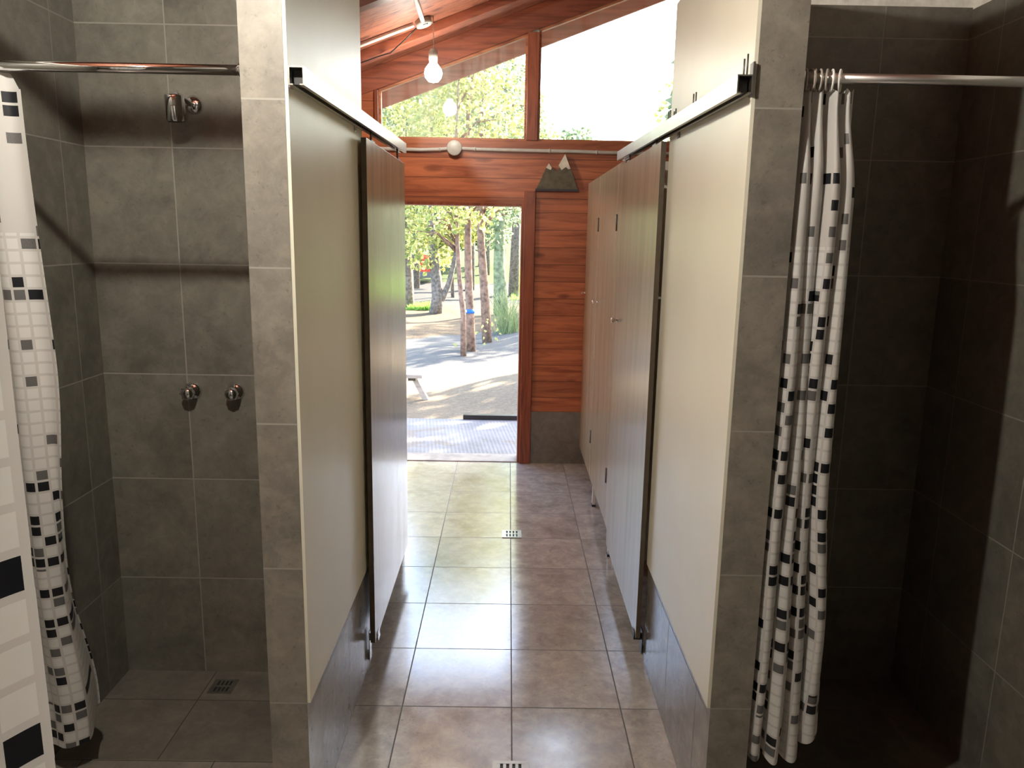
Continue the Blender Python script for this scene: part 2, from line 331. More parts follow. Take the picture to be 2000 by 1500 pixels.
# end wall with door opening and two sloping windows
YF, YB = 5.34, 5.44
def wt(x): return 2.87 + 0.37 * x        # top line of the windows
m = MB()
m.box((XL - .15, YF, 1.99), (XR + .15, YB, 2.235), 1)                 # boards under the windows
m.box((XL - .15, YF, 1.82), (XR + .15, YB, 1.99), 1)                  # lintel
m.box((0.175, YF, 0.0), (XR + .15, YB, 1.82), 0)                      # boards right of the door
m.box((XL - .15, YF, 0.0), (-0.86, YB, 1.82), 0)                      # left of the door
m.prism([(XL - .15, 2.235), (-0.905, 2.235), (-0.905, wt(-.905)), (XL - .15, wt(XL - .15))], 1, YF, YB, 0)
m.prism([(1.33, 2.235), (XR + .15, 2.235), (XR + .15, wt(XR + .15)), (1.33, wt(1.33))], 1, YF, YB, 0)
m.build('wall_back', [M_WALLW, M_WALLW2], kind='structure')
MB().prism([(XL - .15, wt(XL - .15)), (XR + .15, wt(XR + .15)), (XR + .15, roof(XR + .15)), (XL - .15, roof(XL - .15))], 1, YF - 0.012, YB).build('trim_3', [M_BEAM], kind='structure', bevel=0.003)
MB().box((0.104, YF - 0.012, 2.235), (0.180, YB, wt(0.104) + .005)).build('trim_4', [M_POST], kind='structure', bevel=0.003)
MB().box((-0.905, YF - 0.012, 2.235), (-0.878, YB, wt(-0.905) + .005)).build('trim_5', [M_POST], kind='structure', bevel=0.003)
MB().box((0.126, YF - 0.014, 0.0), (0.60, YF, 0.381)).build('baseboard_back', [M_FAR], kind='structure', bevel=0.002)
# door lining
m = MB(); m.box((0.100, YF - 0.03, 0.0), (0.176, YF + .1, 1.905), 0); m.box((0.082, YF - 0.006, 0.0), (0.1, YF + .17, 1.822), 0)
fr = m.build('door_1', [M_POST], kind='structure', bevel=0.003)
MB().box((-0.86, YF, 0), (-0.84, YF + .17, 1.822)).build('door_jamb', [M_POST], parent=fr)
MB().box((-0.86, YF - .004, 1.806), (0.1, YF + .17, 1.824)).build('door_head', [M_POST], parent=fr)
MB().box((-0.86, YF, -0.06), (0.10, YF + .20, 0.006)).build('trim_6', [M_THR], kind='structure', bevel=0.003)
# windows: thin beads and the pane
for k, (x0, x1) in enumerate(((-0.878, 0.104), (0.180, 1.33))):
    z0 = 2.235; t = 0.014; m = MB(); ya, yb = YF + .02, YF + .06
    m.box((x0, ya, z0), (x1, yb, z0 + t)); m.prism([(x0, z0 + t), (x0 + t, z0 + t), (x0 + t, wt(x0 + t) - t), (x0, wt(x0) - t)], 1, ya, yb)
    m.prism([(x1 - t, z0 + t), (x1, z0 + t), (x1, wt(x1) - t), (x1 - t, wt(x1 - t) - t)], 1, ya, yb); m.prism([(x0, wt(x0) - t), (x1, wt(x1) - t), (x1, wt(x1)), (x0, wt(x0))], 1, ya, yb)
    f = m.build('window_%d' % (k + 1), [wood_mat('window bead', 0, 2, 9, -3, (0.42, 0.16, 0.07, 1), WD, 0.4, 0, kn=False)], kind='structure')
    MB().prism([(x0 + t, z0 + t), (x1 - t, z0 + t), (x1 - t, wt(x1 - t) - t), (x0 + t, wt(x0 + t) - t)], 1, YF + .036, YF + .040).build('window_pane', [M_GLASS], parent=f)
# ceiling, eave and rafters, all rising to the right
def slope_box(x0, x1, y0, y1, d0, d1):
    """a board between roof()+d0 and roof()+d1"""
    return MB().prism([(x0, roof(x0) + d0), (x1, roof(x1) + d0), (x1, roof(x1) + d1), (x0, roof(x0) + d1)], 1, y0, y1)
slope_box(XL - .55, XR + .75, -1.6, 6.0, 0.0, 0.05).build('ceiling', [M_CEIL], kind='structure')
k = 7
for y0, y1, mt in ((-0.20, -0.12, M_DARKB), (0.80, 0.88, M_DARKB), (1.80, 1.88, M_DARKB), (2.82, 2.90, M_DARKB), (3.86, 3.94, M_DARKB), (4.86, 4.98, M_BEAM)):
    slope_box(XL, XR, y0, y1, -0.10 if y0 < 4.5 else -0.06, 0.0).build('trim_%d' % k, [mt], kind='structure', bevel=0.003); k += 1
slope_box(XL - .55, XR + .75, 6.0, 6.03, -0.13, 0.07).build('trim_%d' % k, [M_EAVE], kind='structure')
# unseen batten added above the frame, inferred from its shadow on the shower wall
MB().box((XL, 1.583, 2.274), (-0.62, 1.617, 2.308)).build('trim_%d' % (k + 1), [M_DARKB], kind='structure')

# ---------------------------------------------------------------- sliding doors and their rails
def rail(side):
    L = side < 0
    xi, xo = (-0.460, -0.495) if L else (0.502, 0.537)     # inner (corridor) and wall faces
    y0, y1 = (1.80, 3.53) if L else (1.80, 3.74)
    nm = 'left' if L else 'right'
    t = thing('sliding_door_rail', 'bare aluminium channel rail above the %s sliding door, bracketed to the painted partition' % nm, 'door rail', ((xi + xo) / 2, y0, 1.93), 'sliding door rails')
    h, th = 0.040, 0.003; s = -1 if L else 1; za = 1.934; zb = za + 0.017 * (y1 - y0)
    # C-channel outline (x, z) open below
    pr = [(xi, 0), (xi, h), (xo, h), (xo, 0), (xo - s * 0.010, 0), (xo - s * 0.010, th), (xo - s * th, th), (xo - s * th, h - th), (xi + s * th, h - th), (xi + s * th, th), (xi + s * 0.010, th), (xi + s * 0.010, 0)]
    m = MB(); va = [m.bm.verts.new((x, y0, za + z)) for x, z in pr]; vb = [m.bm.verts.new((x, y1, zb + z)) for x, z in pr]; n = len(pr); fs = [m.bm.faces.new(va), m.bm.faces.new(vb[::-1])]
    for i in range(n): fs.append(m.bm.faces.new((va[i], vb[i], vb[(i + 1) % n], va[(i + 1) % n])))
    bmesh.ops.recalc_face_normals(m.bm, faces=fs); m.build('channel', [M_ALU], t)
    m = MB(); m.box((min(xi, xo) + .005, y0 + .025, za + .005), (max(xi, xo) - .005, y0 + .06, za + h - .005)); o = m.build('end_stop', [M_BLACK], t)
    o['label'] = 'black rubber end stop'
    for yy in ((y0 + 0.012, 2.55) if L else (y0 - 0.0, 2.55)):
        m = MB(); xa, xb = (xo - .0, -0.4985) if L else (xo, 0.5405)
        x0, x1 = sorted((xa, xb)); m.box((x0, yy, za - .004), (x1, yy + .03, za + h + (0.0 if L else .028)), bev=.001)
        if not L: m.tube([(xo - .012, yy + .01, za + h - .002), (xo - .012, yy + .01, za + h + .045)], .0022, 8); m.tube([(xo - .012, yy + .035, za + h - .002), (xo - .012, yy + .035, za + h + .04)], .0022, 8)
        m.build('bracket', [M_STEEL if L else M_DSTEEL], t)
    if not L:
        for yy in (2.27, 2.30, 2.62, 2.65):
            MB().tube([(0.52, yy, za + h - .002 + .017 * (yy - y0)), (0.52, yy, za + h + .036 + .017 * (yy - y0))], .0022, 8).build('rail_screw', [M_DSTEEL], t)
    return t
rail(-1); rail(1)

def sliding_door(side):
    L = side < 0; x0, x1 = (-0.487, -0.469) if L else (0.510, 0.528); y0, y1 = (2.60, 3.53) if L else (2.70, 3.61); z0, z1 = (0.128, 1.918) if L else (0.105, 1.935)
    t = thing('sliding_door', ('grey-brown sliding door panel hanging from the left rail beside the open doorway' if L else 'grey-brown sliding door panel with a small round knob hanging from the right rail, in front of the cubicle doors'), 'sliding door', ((x0 + x1) / 2, y0, z0), 'sliding cubicle doors')
    fc = 'r' if L else 'l'
    MB().box((x0, y0, z0), (x1, y1, z1), 0, {'f': 1, 'k': 1, 't': 2, 'b': 1}, bev=0).build('door_panel', [M_MEL, M_MEDGE, M_WEDGE], t, bevel=.0008)
    for yy in (y0 + .14, y1 - .16):
        zr = 1.934 + .017 * (yy - 1.8); xm = (x0 + x1) / 2; m = MB()
        m.box((xm - .008, yy - .035, z1 - .001), (xm + .008, yy + .035, z1 + .006)); m.tube([(xm, yy, z1), (xm, yy, zr + .012)], .004, 8); m.box((xm - .007, yy - .03, zr + .006), (xm + .007, yy + .03, zr + .022))
        m.build('roller_hanger', [M_DSTEEL], t)
    if not L:
        m = MB(); m.lathe([(0, 0), (.009, 0), (.009, .002), (.005, .004), (.0045, .016), (.011, .021), (.0135, .027), (.010, .032), (0, .033)], (x0, 3.53, 1.237), (-1, 0, 0)); o = m.build('door_knob', [M_CHROME], t); o['label'] = 'chrome mushroom knob'
        MB().box((x1, y0 + .012, 1.402), (.5397, y0 + .022, 1.410)).build('latch_bolt', [M_STEEL], t)
    return t
sliding_door(-1); sliding_door(1)
for L, (x, y) in ((True, (-0.478, 2.66)), (False, (0.519, 2.735))):
    g = thing('floor_guide', 'small %s guide clip at the near foot of the %s sliding door' % (('metal', 'left') if L else ('black', 'right')), 'door guide', (x, y, 0.02), 'sliding door guides')
    mt = M_STEEL if L else M_BLACK; s = 1 if L else -1; z = .128 if L else .105
    m = MB(); m.box((x - .021 * s - .0015, y - .02, .03), (x - .021 * s + .0015, y + .02, z + .02)); m.box((min(x - .021 * s, x + .014 * s), y - .02, z - .014), (max(x - .021 * s, x + .014 * s), y + .02, z - .006))
    m.box((x + .012 * s - .001, y - .02, z - .012), (x + .012 * s + .001, y + .02, z + .018)); m.build('guide_bracket', [mt], g)
    MB().box((min(x - .021 * s, x - (.029 if L else .0285) * s), y - .01, .03), (max(x - .021 * s, x - (.029 if L else .0285) * s), y + .01, .06)).build('wall_tab', [mt], g)

# cubicle fronts on the right: fixed panel, two hinged doors
def knob(t, x, y, z):
    m = MB(); m.lathe([(0, 0), (.009, 0), (.009, .002), (.005, .004), (.0045, .016), (.011, .021), (.0135, .027), (.010, .032), (0, .033)], (x, y, z), (-1, 0, 0)); o = m.build('door_knob', [M_CHROME], t); o['label'] = 'chrome mushroom knob'
def hinged(y0, y1, label, ky):
    t = thing('cubicle_door', label, 'cubicle door', (0.539, y1, 0.13), 'hinged cubicle doors on the right')
    MB().box((0.530, y0, 0.13), (0.548, y1, 1.963), 0, {'t': 1, 'f': 1}).build('door_panel', [M_MEL, M_WEDGE], t, bevel=.0008)
    for z in (0.389, 1.683):
        m = MB(); m.tube([(0.5275, y0 - .003, z - .04), (0.5275, y0 - .003, z + .04)], .0045, 10); m.build('hinge', [M_DSTEEL], t)
    knob(t, .530, ky, 1.235); return t
hinged(3.850, 4.622, 'hinged grey-brown cubicle door just behind the right sliding door, with a chrome knob', 4.54)
hinged(4.636, 5.325, 'farthest grey-brown cubicle door, hinged beside the red board end wall', 5.27)
t = thing('cubicle_panel', 'fixed front panel and divider of the right cubicles standing on slim legs', 'cubicle panel', (0.6, 3.74, 0))
MB().box((0.530, 3.64, 0.13), (0.548, 3.842, 1.963), 0, {'t': 1}).build('front_panel', [M_MEL, M_WEDGE], t)
MB().box((0.549, 4.618, 0.13), (XR - .004, 4.636, 1.963), 0, {'t': 1}).build('divider_panel', [M_MEL, M_WEDGE], t)
for y in (4.44, 3.70):
    m = MB(); m.box((0.5335, y, 0.012), (0.5485, y + .03, .145)); lg = m.build('leg', [M_WEDGE], t)
    MB().box((0.530, y - .004, 0), (0.552, y + .034, .012)).build('foot', [M_BLACK], lg)

# ---------------------------------------------------------------- shower fittings
def rod(x0, x1, y, z, label, mt):
    t = thing('shower_curtain_rod', label, 'curtain rod', ((x0 + x1) / 2, y, z), 'curtain rods')
    MB().tube([(x0, y, z), (x1, y, z)], .0115, 20).build('rod', [mt], t)
    for x, d in ((x0, 1), (x1, -1)): MB().lathe([(.022, 0), (.022, .004), (.014, .010), (.0116, .014)], (x, y, z), (d, 0, 0)).build('end_flange', [mt], t)
    return t
rod(XL, -0.605, 1.84, 1.970, 'polished rod across the left shower reflecting the red wood', M_CHROME)
rod(0.655, XR, 1.84, 1.977, 'polished steel rod across the right shower carrying the bunched curtain', plain('satin steel', (.80, .80, .79, 1), .33, 1.0, .02))
rod(XL, -0.315, 0.42, 1.972, 'rod above the frame that carries the curtain nearest the camera', M_CHROME)
MB().box((-0.325, .39, 1.945), (-0.300, .45, 2.905)).build('trim_%d' % (k + 2), [M_POST], kind='structure')

hx, hz = -1.033, 2.008
t = thing('wall_shower', 'small chrome cylinder shower head on the back wall of the left shower', 'shower head', (hx, 2.6, hz))
MB().lathe([(0, 0), (.029, 0), (.029, .003), (.022, .010), (.012, .014), (0, .014)], (hx + .012, 2.6, hz), (0, -1, 0)).build('wall_flange', [M_CHROME], t)
pts = [(hx + .012, 2.59, hz)] + [(hx + .012 - .012 * i / 6, 2.565 - .075 * i / 6, hz + .012 * math.sin(i / 6 * math.pi * .6)) for i in range(7)]
MB().tube(pts, .0095, 14).build('arm', [M_CHROME], t)
MB().lathe([(0, 0), (.027, 0), (.029, .004), (.029, .072), (.026, .078)], (hx, 2.478, hz + .012), (0.0, 0.12, -1)).build('head', [M_CHROME], t)
MB().lathe([(0, 0), (.026, 0), (.026, .003), (.022, .005), (.020, .001), (.012, .001), (.010, .005), (0, .005)], (hx, 2.478 + .0093, hz + .012 - .076), (0.0, 0.12, -1)).build('spray_face', [M_BLACK], t)
for x, lb in ((-1.083, 'left of the two chrome shower taps under the shower head'), (-0.935, 'right of the two chrome shower taps, nearer the pier')):
    t = thing('shower_tap', lb, 'tap', (x, 2.6, 1.068), 'shower taps')
    MB().lathe([(0, 0), (.031, 0), (.031, .002), (.024, .011), (.013, .014), (.011, .030), (0, .030)], (x, 2.6, 1.068), (0, -1, 0)).build('escutcheon', [M_CHROME], t)
    m = MB(); prof = [(.010, .026), (.019, .030), (.0225, .036), (.0225, .048), (.019, .056), (.010, .061), (0, .062)]
    m.lathe(prof, (x, 2.6, 1.068), (0, -1, 0), 24)
    for i in range(8):
        a = i * math.pi / 4; m.tube([(x + .021 * math.cos(a), 2.568, 1.068 + .021 * math.sin(a)), (x + .021 * math.cos(a), 2.548, 1.068 + .021 * math.sin(a))], .0035, 6)
    m.build('handle', [M_CHROME], t)

def drain(x, y, s, label, mt, z=0.0, slots=4):
    t = thing('floor_drain', label, 'drain', (x, y, z), 'square floor drains'); h = s / 2
    m = MB(); fr = .12 * s
    for a, b in (((x - h, y - h), (x + h, y - h + fr)), ((x - h, y + h - fr), (x + h, y + h)), ((x - h, y - h + fr), (x - h + fr, y + h - fr)), ((x + h - fr, y - h + fr), (x + h, y + h - fr))): m.box((a[0], a[1], z), (b[0], b[1], z + .004))
    m.build('drain_frame', [mt], t)
    MB().box((x - h + fr, y - h + fr, z + .0003), (x + h - fr, y + h - fr, z + .001)).build('drain_well', [M_BLACK], t)
    m = MB(); g = s - 2 * fr; n = slots * 2 + 1
    for i in range(n):
        if i % 2 == 0: m.box((x - h + fr + g * i / n, y - h + fr, z + .0012), (x - h + fr + g * (i + 1) / n, y + h - fr, z + .0036))
    m.box((x - h + fr, y - .006, z + .0012), (x + h - fr, y + .006, z + .0038)); m.build('grate', [mt], t)
drain(-1.00, 2.50, .085, 'dull square drain in the left shower floor', M_STEEL, .004)
drain(0.042, 3.98, .106, 'bright square drain on the corridor centre joint half way to the door', M_ALU)
drain(0.032, 2.07, .112, 'square drain on the corridor centre joint at the bottom edge of the view', M_ALU)

# curtains -------------------------------------------------------------
def curtain(name, label, path, length, ztop, hem, nu, nv, group, drift=0.0, uoff=0.0):
    """path(s, v) -> (x, y) of the cloth at fraction s across and v down; hem(s) -> bottom height"""
    me = bmesh.new(); uvl = me.loops.layers.uv.new('UVMap'); grid = []
    # arc length across, measured at mid height
    al = [0.0]; p0 = Vector(path(0, .5))
    for i in range(1, nu + 1):
        p1 = Vector(path(i / nu, .5)); al.append(al[-1] + (p1 - p0).length); p0 = p1
    for j in range(nv + 1):
        row = []
        for i in range(nu + 1):
            s, v = i / nu, j / nv; x, y = path(s, v); zt = ztop(s); z = zt + (hem(s) - zt) * v
            row.append((me.verts.new((x, y, z)), al[i] + uoff, zt - z + (1.95 - zt)))
        grid.append(row)
    for j in range(nv):
        for i in range(nu):
            q = (grid[j][i], grid[j][i + 1], grid[j + 1][i + 1], grid[j + 1][i]); f = me.faces.new([a[0] for a in q]); f.smooth = True
            for lp, a in zip(f.loops, q): lp[uvl].uv = (a[1], a[2])
    mesh = bpy.data.meshes.new(name); me.to_mesh(mesh); me.free(); mesh.materials.append(M_CURT)
    return mesh
def add_curtain(label, loc, mesh, rings, group):
    t = thing('shower_curtain', label, 'shower curtain', loc, group)
    o = bpy.data.objects.new('cloth', mesh); COL.objects.link(o); o.parent = t; o.location = -Vector(loc)
    for (x, y, z, tilt, mt) in rings:
        m = MB(); pts = []
        for i in range(21):
            a = -0.5 * math.pi + (i / 20) * 2 * math.pi * .97; pts.append((x + math.sin(tilt) * .019 * math.cos(a), y + .019 * math.cos(a), z - .005 + .023 * math.sin(a)))
        m.tube(pts, .0026, 8); m.build('curtain_ring', [mt], t)
    return t
def ss(a, b, x):
    t = max(0, min(1, (x - a) / (b - a))); return t * t * (3 - 2 * t)
def pathR(s, v):
    wd = 0.136 + 0.018 * ss(.0, .15, v) + 0.045 * ss(.55, .85, v) * s
    x = 0.660 - 0.006 * ss(.5, 1, v) + (wd - .012) * s
    am = 0.014 + 0.026 * ss(0, .12, v) + .012 * ss(.6, 1, v)
    ph = 2 * math.pi * (4.1 * s + .10 * math.sin(3.2 * v + 1.0) + .05 * math.sin(9 * v)) + 1.9
    y = 1.845 - am * math.cos(ph) * .8 + .008 * math.sin(17 * s + 4 * v)
    x += .0125 * math.sin(ph) * ss(.0, .15, v) + .003 * math.sin(13 * v + 20 * s) * v
    return x, min(y, 1.98)
hemR = lambda s: 0.262 + 0.012 * math.sin(26 * s) + 0.075 * ss(.72, 1.0, s)
topR = lambda s: 1.957 - .010 * abs(math.sin(2 * math.pi * 3.5 * s))
rg = [(0.668, 1.84, 1.977, .2, M_RINGG), (0.679, 1.84, 1.977, -.3, M_RINGG), (0.690, 1.84, 1.977, .4, M_RINGG), (0.700, 1.84, 1.977, .1, M_RINGG), (0.717, 1.84, 1.977, .5, M_RINGG), (0.728, 1.84, 1.977, .2, M_RINGW), (0.747, 1.84, 1.977, .55, M_RINGW)]
add_curtain('white curtain with black and grey squares bunched at the pier of the right shower', (0.72, 1.84, 1.95), curtain('c', '', pathR, 1, topR, hemR, 260, 90, ''), rg, 'square-patterned shower curtains')
def pathL(s, v):
    e = ss(.80, 1.0, s); push = ss(.35, 1.0, v)
    x = -1.372 + (0.252 + .028 * ss(0, .5, v)) * s - 0.115 * push * e - .02 * push
    y = 1.845 + .016 * math.sin(2 * math.pi * 2.2 * s + 1 + .8 * v) * (1 - .5 * e) + (0.10 + .17 * e) * push * push * (0.4 + .6 * s)
    y += .006 * math.sin(12 * v) * ss(.3, .8, v) * s; x += .008 * math.sin(14 * v + 1) * ss(.5, .9, v) * s
    return max(x, XL + .004), y
add_curtain('white square-patterned curtain hanging at the left side of the left shower', (-1.25, 1.84, 1.95),
            curtain('c', '', pathL, 1, lambda s: 1.957 - .035 * ss(.9, 1, s), lambda s: 0.185 + .01 * s, 90, 80, '', uoff=.007),
            [(-1.36 + .036 * i, 1.84, 1.97, .1, M_RINGW) for i in range(6)], 'square-patterned shower curtains')
def pathF(s, v):
    x = -0.92 + 0.612 * s + .008 * ss(.2, 1, v) * s; y = 0.42 + .028 * math.sin(2 * math.pi * 7 * s + .9) * (1 - .3 * s) + .035 * ss(.9, 1, s); return x, y
add_curtain('white square-patterned curtain closest to the camera at the lower left edge', (-0.6, 0.42, 1.95),
            curtain('c', '', pathF, 1, lambda s: 1.957, lambda s: 0.22, 260, 40, '', uoff=.315), [(-0.90 + .065 * i, .42, 1.972, .1, M_RINGW) for i in range(9)], 'square-patterned shower curtains')

# ---------------------------------------------------------------- lamps, conduits, ornament
def bulb(x, y, z, r, mt, label, ztop, group='bare hanging bulbs'):
    t = thing('hanging_bulb', label, 'light bulb', (x, y, z), group)
    MB().lathe([(0, -r), (r * .55, -r * .85), (r * .9, -r * .45), (r, 0), (r * .92, r * .42), (r * .66, r * .78), (r * .42, r * 1.08), (r * .42, r * 1.3), (0, r * 1.3)], (x, y, z), (0, 0, 1), 24).build('bulb_glass', [mt], t)
    MB().lathe([(0, r * 1.3), (r * .45, r * 1.3), (r * .5, r * 1.5), (r * .5, r * 2.3), (r * .3, r * 2.6), (0, r * 2.6)], (x, y, z), (0, 0, 1), 20).build('lamp_socket', [M_PVC], t)
    MB().tube([(x, y, z + r * 2.5), (x + .003, y, (z + ztop) / 2), (x, y, ztop)], .0022, 8).build('cord', [M_PVC], t)
bulb(-0.457, 4.74, 2.532, .052, M_BULB, 'lit bare bulb hanging from the ceiling in front of the left window', roof(-.46) - .002)
bulb(-0.60, 1.05, 2.48, .021, M_BULBS, 'lit bulb hanging above the top edge of the view over the left shower', roof(-.60) - .002)

bx, by = -0.517, 4.735; bz = roof(bx)
t = thing('junction_box', 'round open grey junction box on the ceiling where two conduits meet', 'junction box', (bx, by, bz))
nrm = Vector((.38, 0, -1)).normalized()
MB().lathe([(.044, 0), (.048, .002), (.048, .034), (.044, .036), (.040, .036), (.039, .010), (0, .010)], (bx, by, bz), tuple(nrm), 28).build('box_body', [M_PVC], t)
m = MB(); c0 = Vector((bx, by, bz)) + nrm * .022
for i in range(4):
    pts = [c0 + Vector((.022 * math.cos(i * 1.7 + q * .9), .022 * math.sin(i * 1.7 + q * .9), .004 * math.sin(q * 2 + i))) for q in range(5)]; m.tube(pts, .002, 6)
m.build('loose_wires', [M_BLACK], t)
def conduit(pts, r, label, clips=0, mt=M_PVC):
    t = thing('conduit', label, 'conduit', pts[0], 'grey electrical conduits'); MB().tube(pts, r, 14).build('pipe', [mt], t)
    for i in range(clips):
        a = (i + .5) / clips * (len(pts) - 1); q = Vector(pts[int(a)]).lerp(Vector(pts[int(a) + 1]), a - int(a)); MB().tube([q - Vector((.006, 0, 0)), q + Vector((.006, 0, 0))], r + .0025, 14).build('clip', [M_PVC], t)
conduit([(bx - .05, by - .012, roof(bx - .05) - .016), (-0.95, by - .03, roof(-.95) - .018), (XL + .01, by - .03, roof(XL) - .018)], .0105, 'conduit on the ceiling running left from the open junction box', 0, M_PVCW)
conduit([(bx + .005, by - .045, roof(bx) - .018), (bx + .015, 4.20, roof(bx) - .020), (bx + .02, 3.96, roof(bx + .02) - .022)], .0125, 'short conduit on the ceiling running from the junction box towards the rafter', 0, M_PVCW)
MB().tube([(bx - .03, by + .03, bz - .03), (-.62, 4.80, roof(-.62) - .05), (-.72, 4.84, roof(-.72) - .085), (-.80, 4.87, roof(-.8) - .07), (-.95, 4.88, roof(-.95) - .065), (-1.15, 4.88, roof(-1.15) - .066)], .0035, 8)\
    .build('electric_cable', [M_BLACK]); tag(bpy.data.objects['electric_cable'], 'thin dark cable sagging from the junction box along the rafter edge', 'cable')
cx = -0.373
pw = [(-1.30, YF - .012, 2.166), (-.9, YF - .012, 2.166), (-.6, YF - .012, 2.163), (-.47, YF - .012, 2.168), (cx - .03, YF - .012, 2.176)]
conduit(pw, .0115, 'conduit along the red boards left of the round box', 2)
conduit([(cx + .03, YF - .012, 2.176), (-.2, YF - .012, 2.172), (.2, YF - .012, 2.170), (.45, YF - .012, 2.170), (.62, YF - .012, 2.166), (.9, YF - .012, 2.166), (1.4, YF - .012, 2.168)], .0115, 'conduit along the red boards right of the round box, above the mountain ornament', 4)
t = thing('wall_box', 'round grey lidded box on the red boards between window and doorway', 'junction box', (cx, YF, 2.177))
MB().lathe([(.046, 0), (.048, .003), (.048, .030), (0, .030)], (cx, YF, 2.177), (0, -1, 0), 28).build('box_body', [M_PVC], t)
MB().lathe([(.0495, .028), (.0495, .034), (.046, .037), (0, .037)], (cx, YF, 2.177), (0, -1, 0), 28).build('lid', [M_PVC], t)

t = thing('mountain_ornament', 'painted wooden cut-out of two snow-capped peaks fixed on the end wall', 'ornament', (.315, YF, 1.922))
ya, yb = YF - .045, YF - .002
P2 = lambda px, py: (0.178 + (px - 28) / (108 - 28) * 0.277 + 0.0, 1.922 + (91 - py) * 0.003415)
# outline, tuned in a 0-110 drawing frame
body = [(28, 91), (38, 70), (46, 51), (51, 45), (57, 51), (66, 59), (74, 47), (82, 42), (93, 50), (101, 70), (108, 91)]
MB().prism([P2(*q) for q in body], 1, ya, yb).build('mountain_body', [plain('grey-green painted wood', (0.105, 0.095, 0.062, 1), .6, 0, .12, 25)], t)
for cap in ([(46, 51), (51, 42.5), (57, 51), (55, 55)], [(70, 46), (82, 24.5), (93, 52), (89, 53), (84, 49), (76, 55)]):
    MB().prism([P2(*q) for q in cap], 1, ya - .003, yb).build('snow_cap', [plain('cream paint', (.66, .63, .52, 1), .6)], t)
MB().box((.172, YF - .05, 1.908), (.462, YF - .001, 1.922)).build('base_board', [plain('dark blue-black wood', (.035, .03, .045, 1), .5)], t)

# ---------------------------------------------------------------- outdoors
def gmat():
    m = NT('yard ground', 0.9, 0, 0.2); oc = m.obj(); n1 = m.noise(oc, 1.3, 8, .65, .4); n2 = m.noise(oc, 22, 8, .8); sep = m.n('ShaderNodeSeparateXYZ'); m.l(oc, sep.inputs[0])
    wob = m.math('MULTIPLY', m.math('SUBTRACT', m.noise(oc, .9, 4), .5), 1.6); Y = m.math('ADD', sep.outputs[1], wob)
    soil = m.ramp(n1, [(.3, (.10, .065, .04, 1)), (.55, (.17, .12, .075, 1)), (.75, (.26, .20, .13, 1))])
    grit = m.ramp(n2, [(.35, (.06, .05, .04, 1)), (.55, (.20, .165, .12, 1)), (.72, (.42, .37, .29, 1))])
    c = m.mix(.5, soil, grit)
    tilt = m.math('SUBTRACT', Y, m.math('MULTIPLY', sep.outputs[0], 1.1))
    lane = m.math('MULTIPLY', m.math('GREATER_THAN', tilt, 10.6), m.math('LESS_THAN', tilt, 14.3))
    c = m.mix(m.math('MULTIPLY', lane, .85), c, m.mix(n2, (.10, .11, .115, 1), (.18, .19, .20, 1)))
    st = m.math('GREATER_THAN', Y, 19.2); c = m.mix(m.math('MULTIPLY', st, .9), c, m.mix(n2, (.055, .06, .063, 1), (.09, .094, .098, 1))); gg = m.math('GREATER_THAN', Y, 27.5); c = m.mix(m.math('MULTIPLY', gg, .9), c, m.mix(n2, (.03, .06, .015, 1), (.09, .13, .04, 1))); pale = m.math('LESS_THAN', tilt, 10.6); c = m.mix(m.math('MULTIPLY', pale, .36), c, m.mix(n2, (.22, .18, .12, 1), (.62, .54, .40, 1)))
    m.setc(c); m.bump(n2, .8, .05); return m.m
def gh(x, y):
    bank = 0.30 * ss(-0.9, 1.6, x - 0.10 * (y - 7)) * ss(6.9, 8.5, y) * (1 - ss(12, 16, y)) + .25 * ss(1.2, 4, x) * ss(7, 9, y)
    hill = 3.2 * ss(27, 60, y) + 2.4 * ss(1.5, 14, x) * ss(17, 34, y)
    return -0.09 + bank + hill + .02 * math.sin(3.1 * x + y) * ss(7, 8, y) + .03 * math.sin(1.7 * y - 2 * x) * ss(7, 9, y)
m = MB(); xs = [-30 + 1.2 * i for i in range(20)] + [-6 + .2 * i for i in range(61)] + [6.2 + 1.2 * i for i in range(22)]; ys = [5.5 + .15 * i for i in range(80)] + [17.6 + 1.0 * i for i in range(20)] + [38 + 4 * i for i in range(12)]
g = [[m.bm.verts.new((x, y, gh(x, y) if y > 6.8 else -.12)) for x in xs] for y in ys]
for j in range(len(ys) - 1):
    for i in range(len(xs) - 1): f = m.bm.faces.new((g[j][i], g[j][i + 1], g[j + 1][i + 1], g[j + 1][i])); f.smooth = True
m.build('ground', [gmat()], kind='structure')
def cmat():
    m = NT('ridged concrete slab', 0.75, 0, .3); sep = m.n('ShaderNodeSeparateXYZ'); oc = m.obj(); m.l(oc, sep.inputs[0])
    rg_ = m.math('SINE', m.math('MULTIPLY', m.math('ADD', sep.outputs[0], m.math('MULTIPLY', sep.outputs[1], .12)), 210)); n = m.noise(oc, 3, 7, .7); n2 = m.noise(oc, 1.6, 6, .6, 1)
    c = m.ramp(n, [(.3, (.17, .17, .17, 1)), (.7, (.27, .27, .27, 1))]); c = m.mix(m.math('MULTIPLY', m.math('GREATER_THAN', n2, .60), .5), c, (.20, .16, .11, 1)); m.setc(c); m.bump(m.math('ADD', rg_, n), .25, .004); return m.m
MB().box((-3.5, YB + .07, -.2), (3.5, 6.72, -.02)).build('floor_porch', [cmat()], kind='structure')
tag(MB().box((-0.385, 6.70, -.02), (1.6, 6.755, .022)).build('drain_channel', [M_BLACK]), 'black edging strip lying along the outer edge of the concrete slab', 'edging strip')

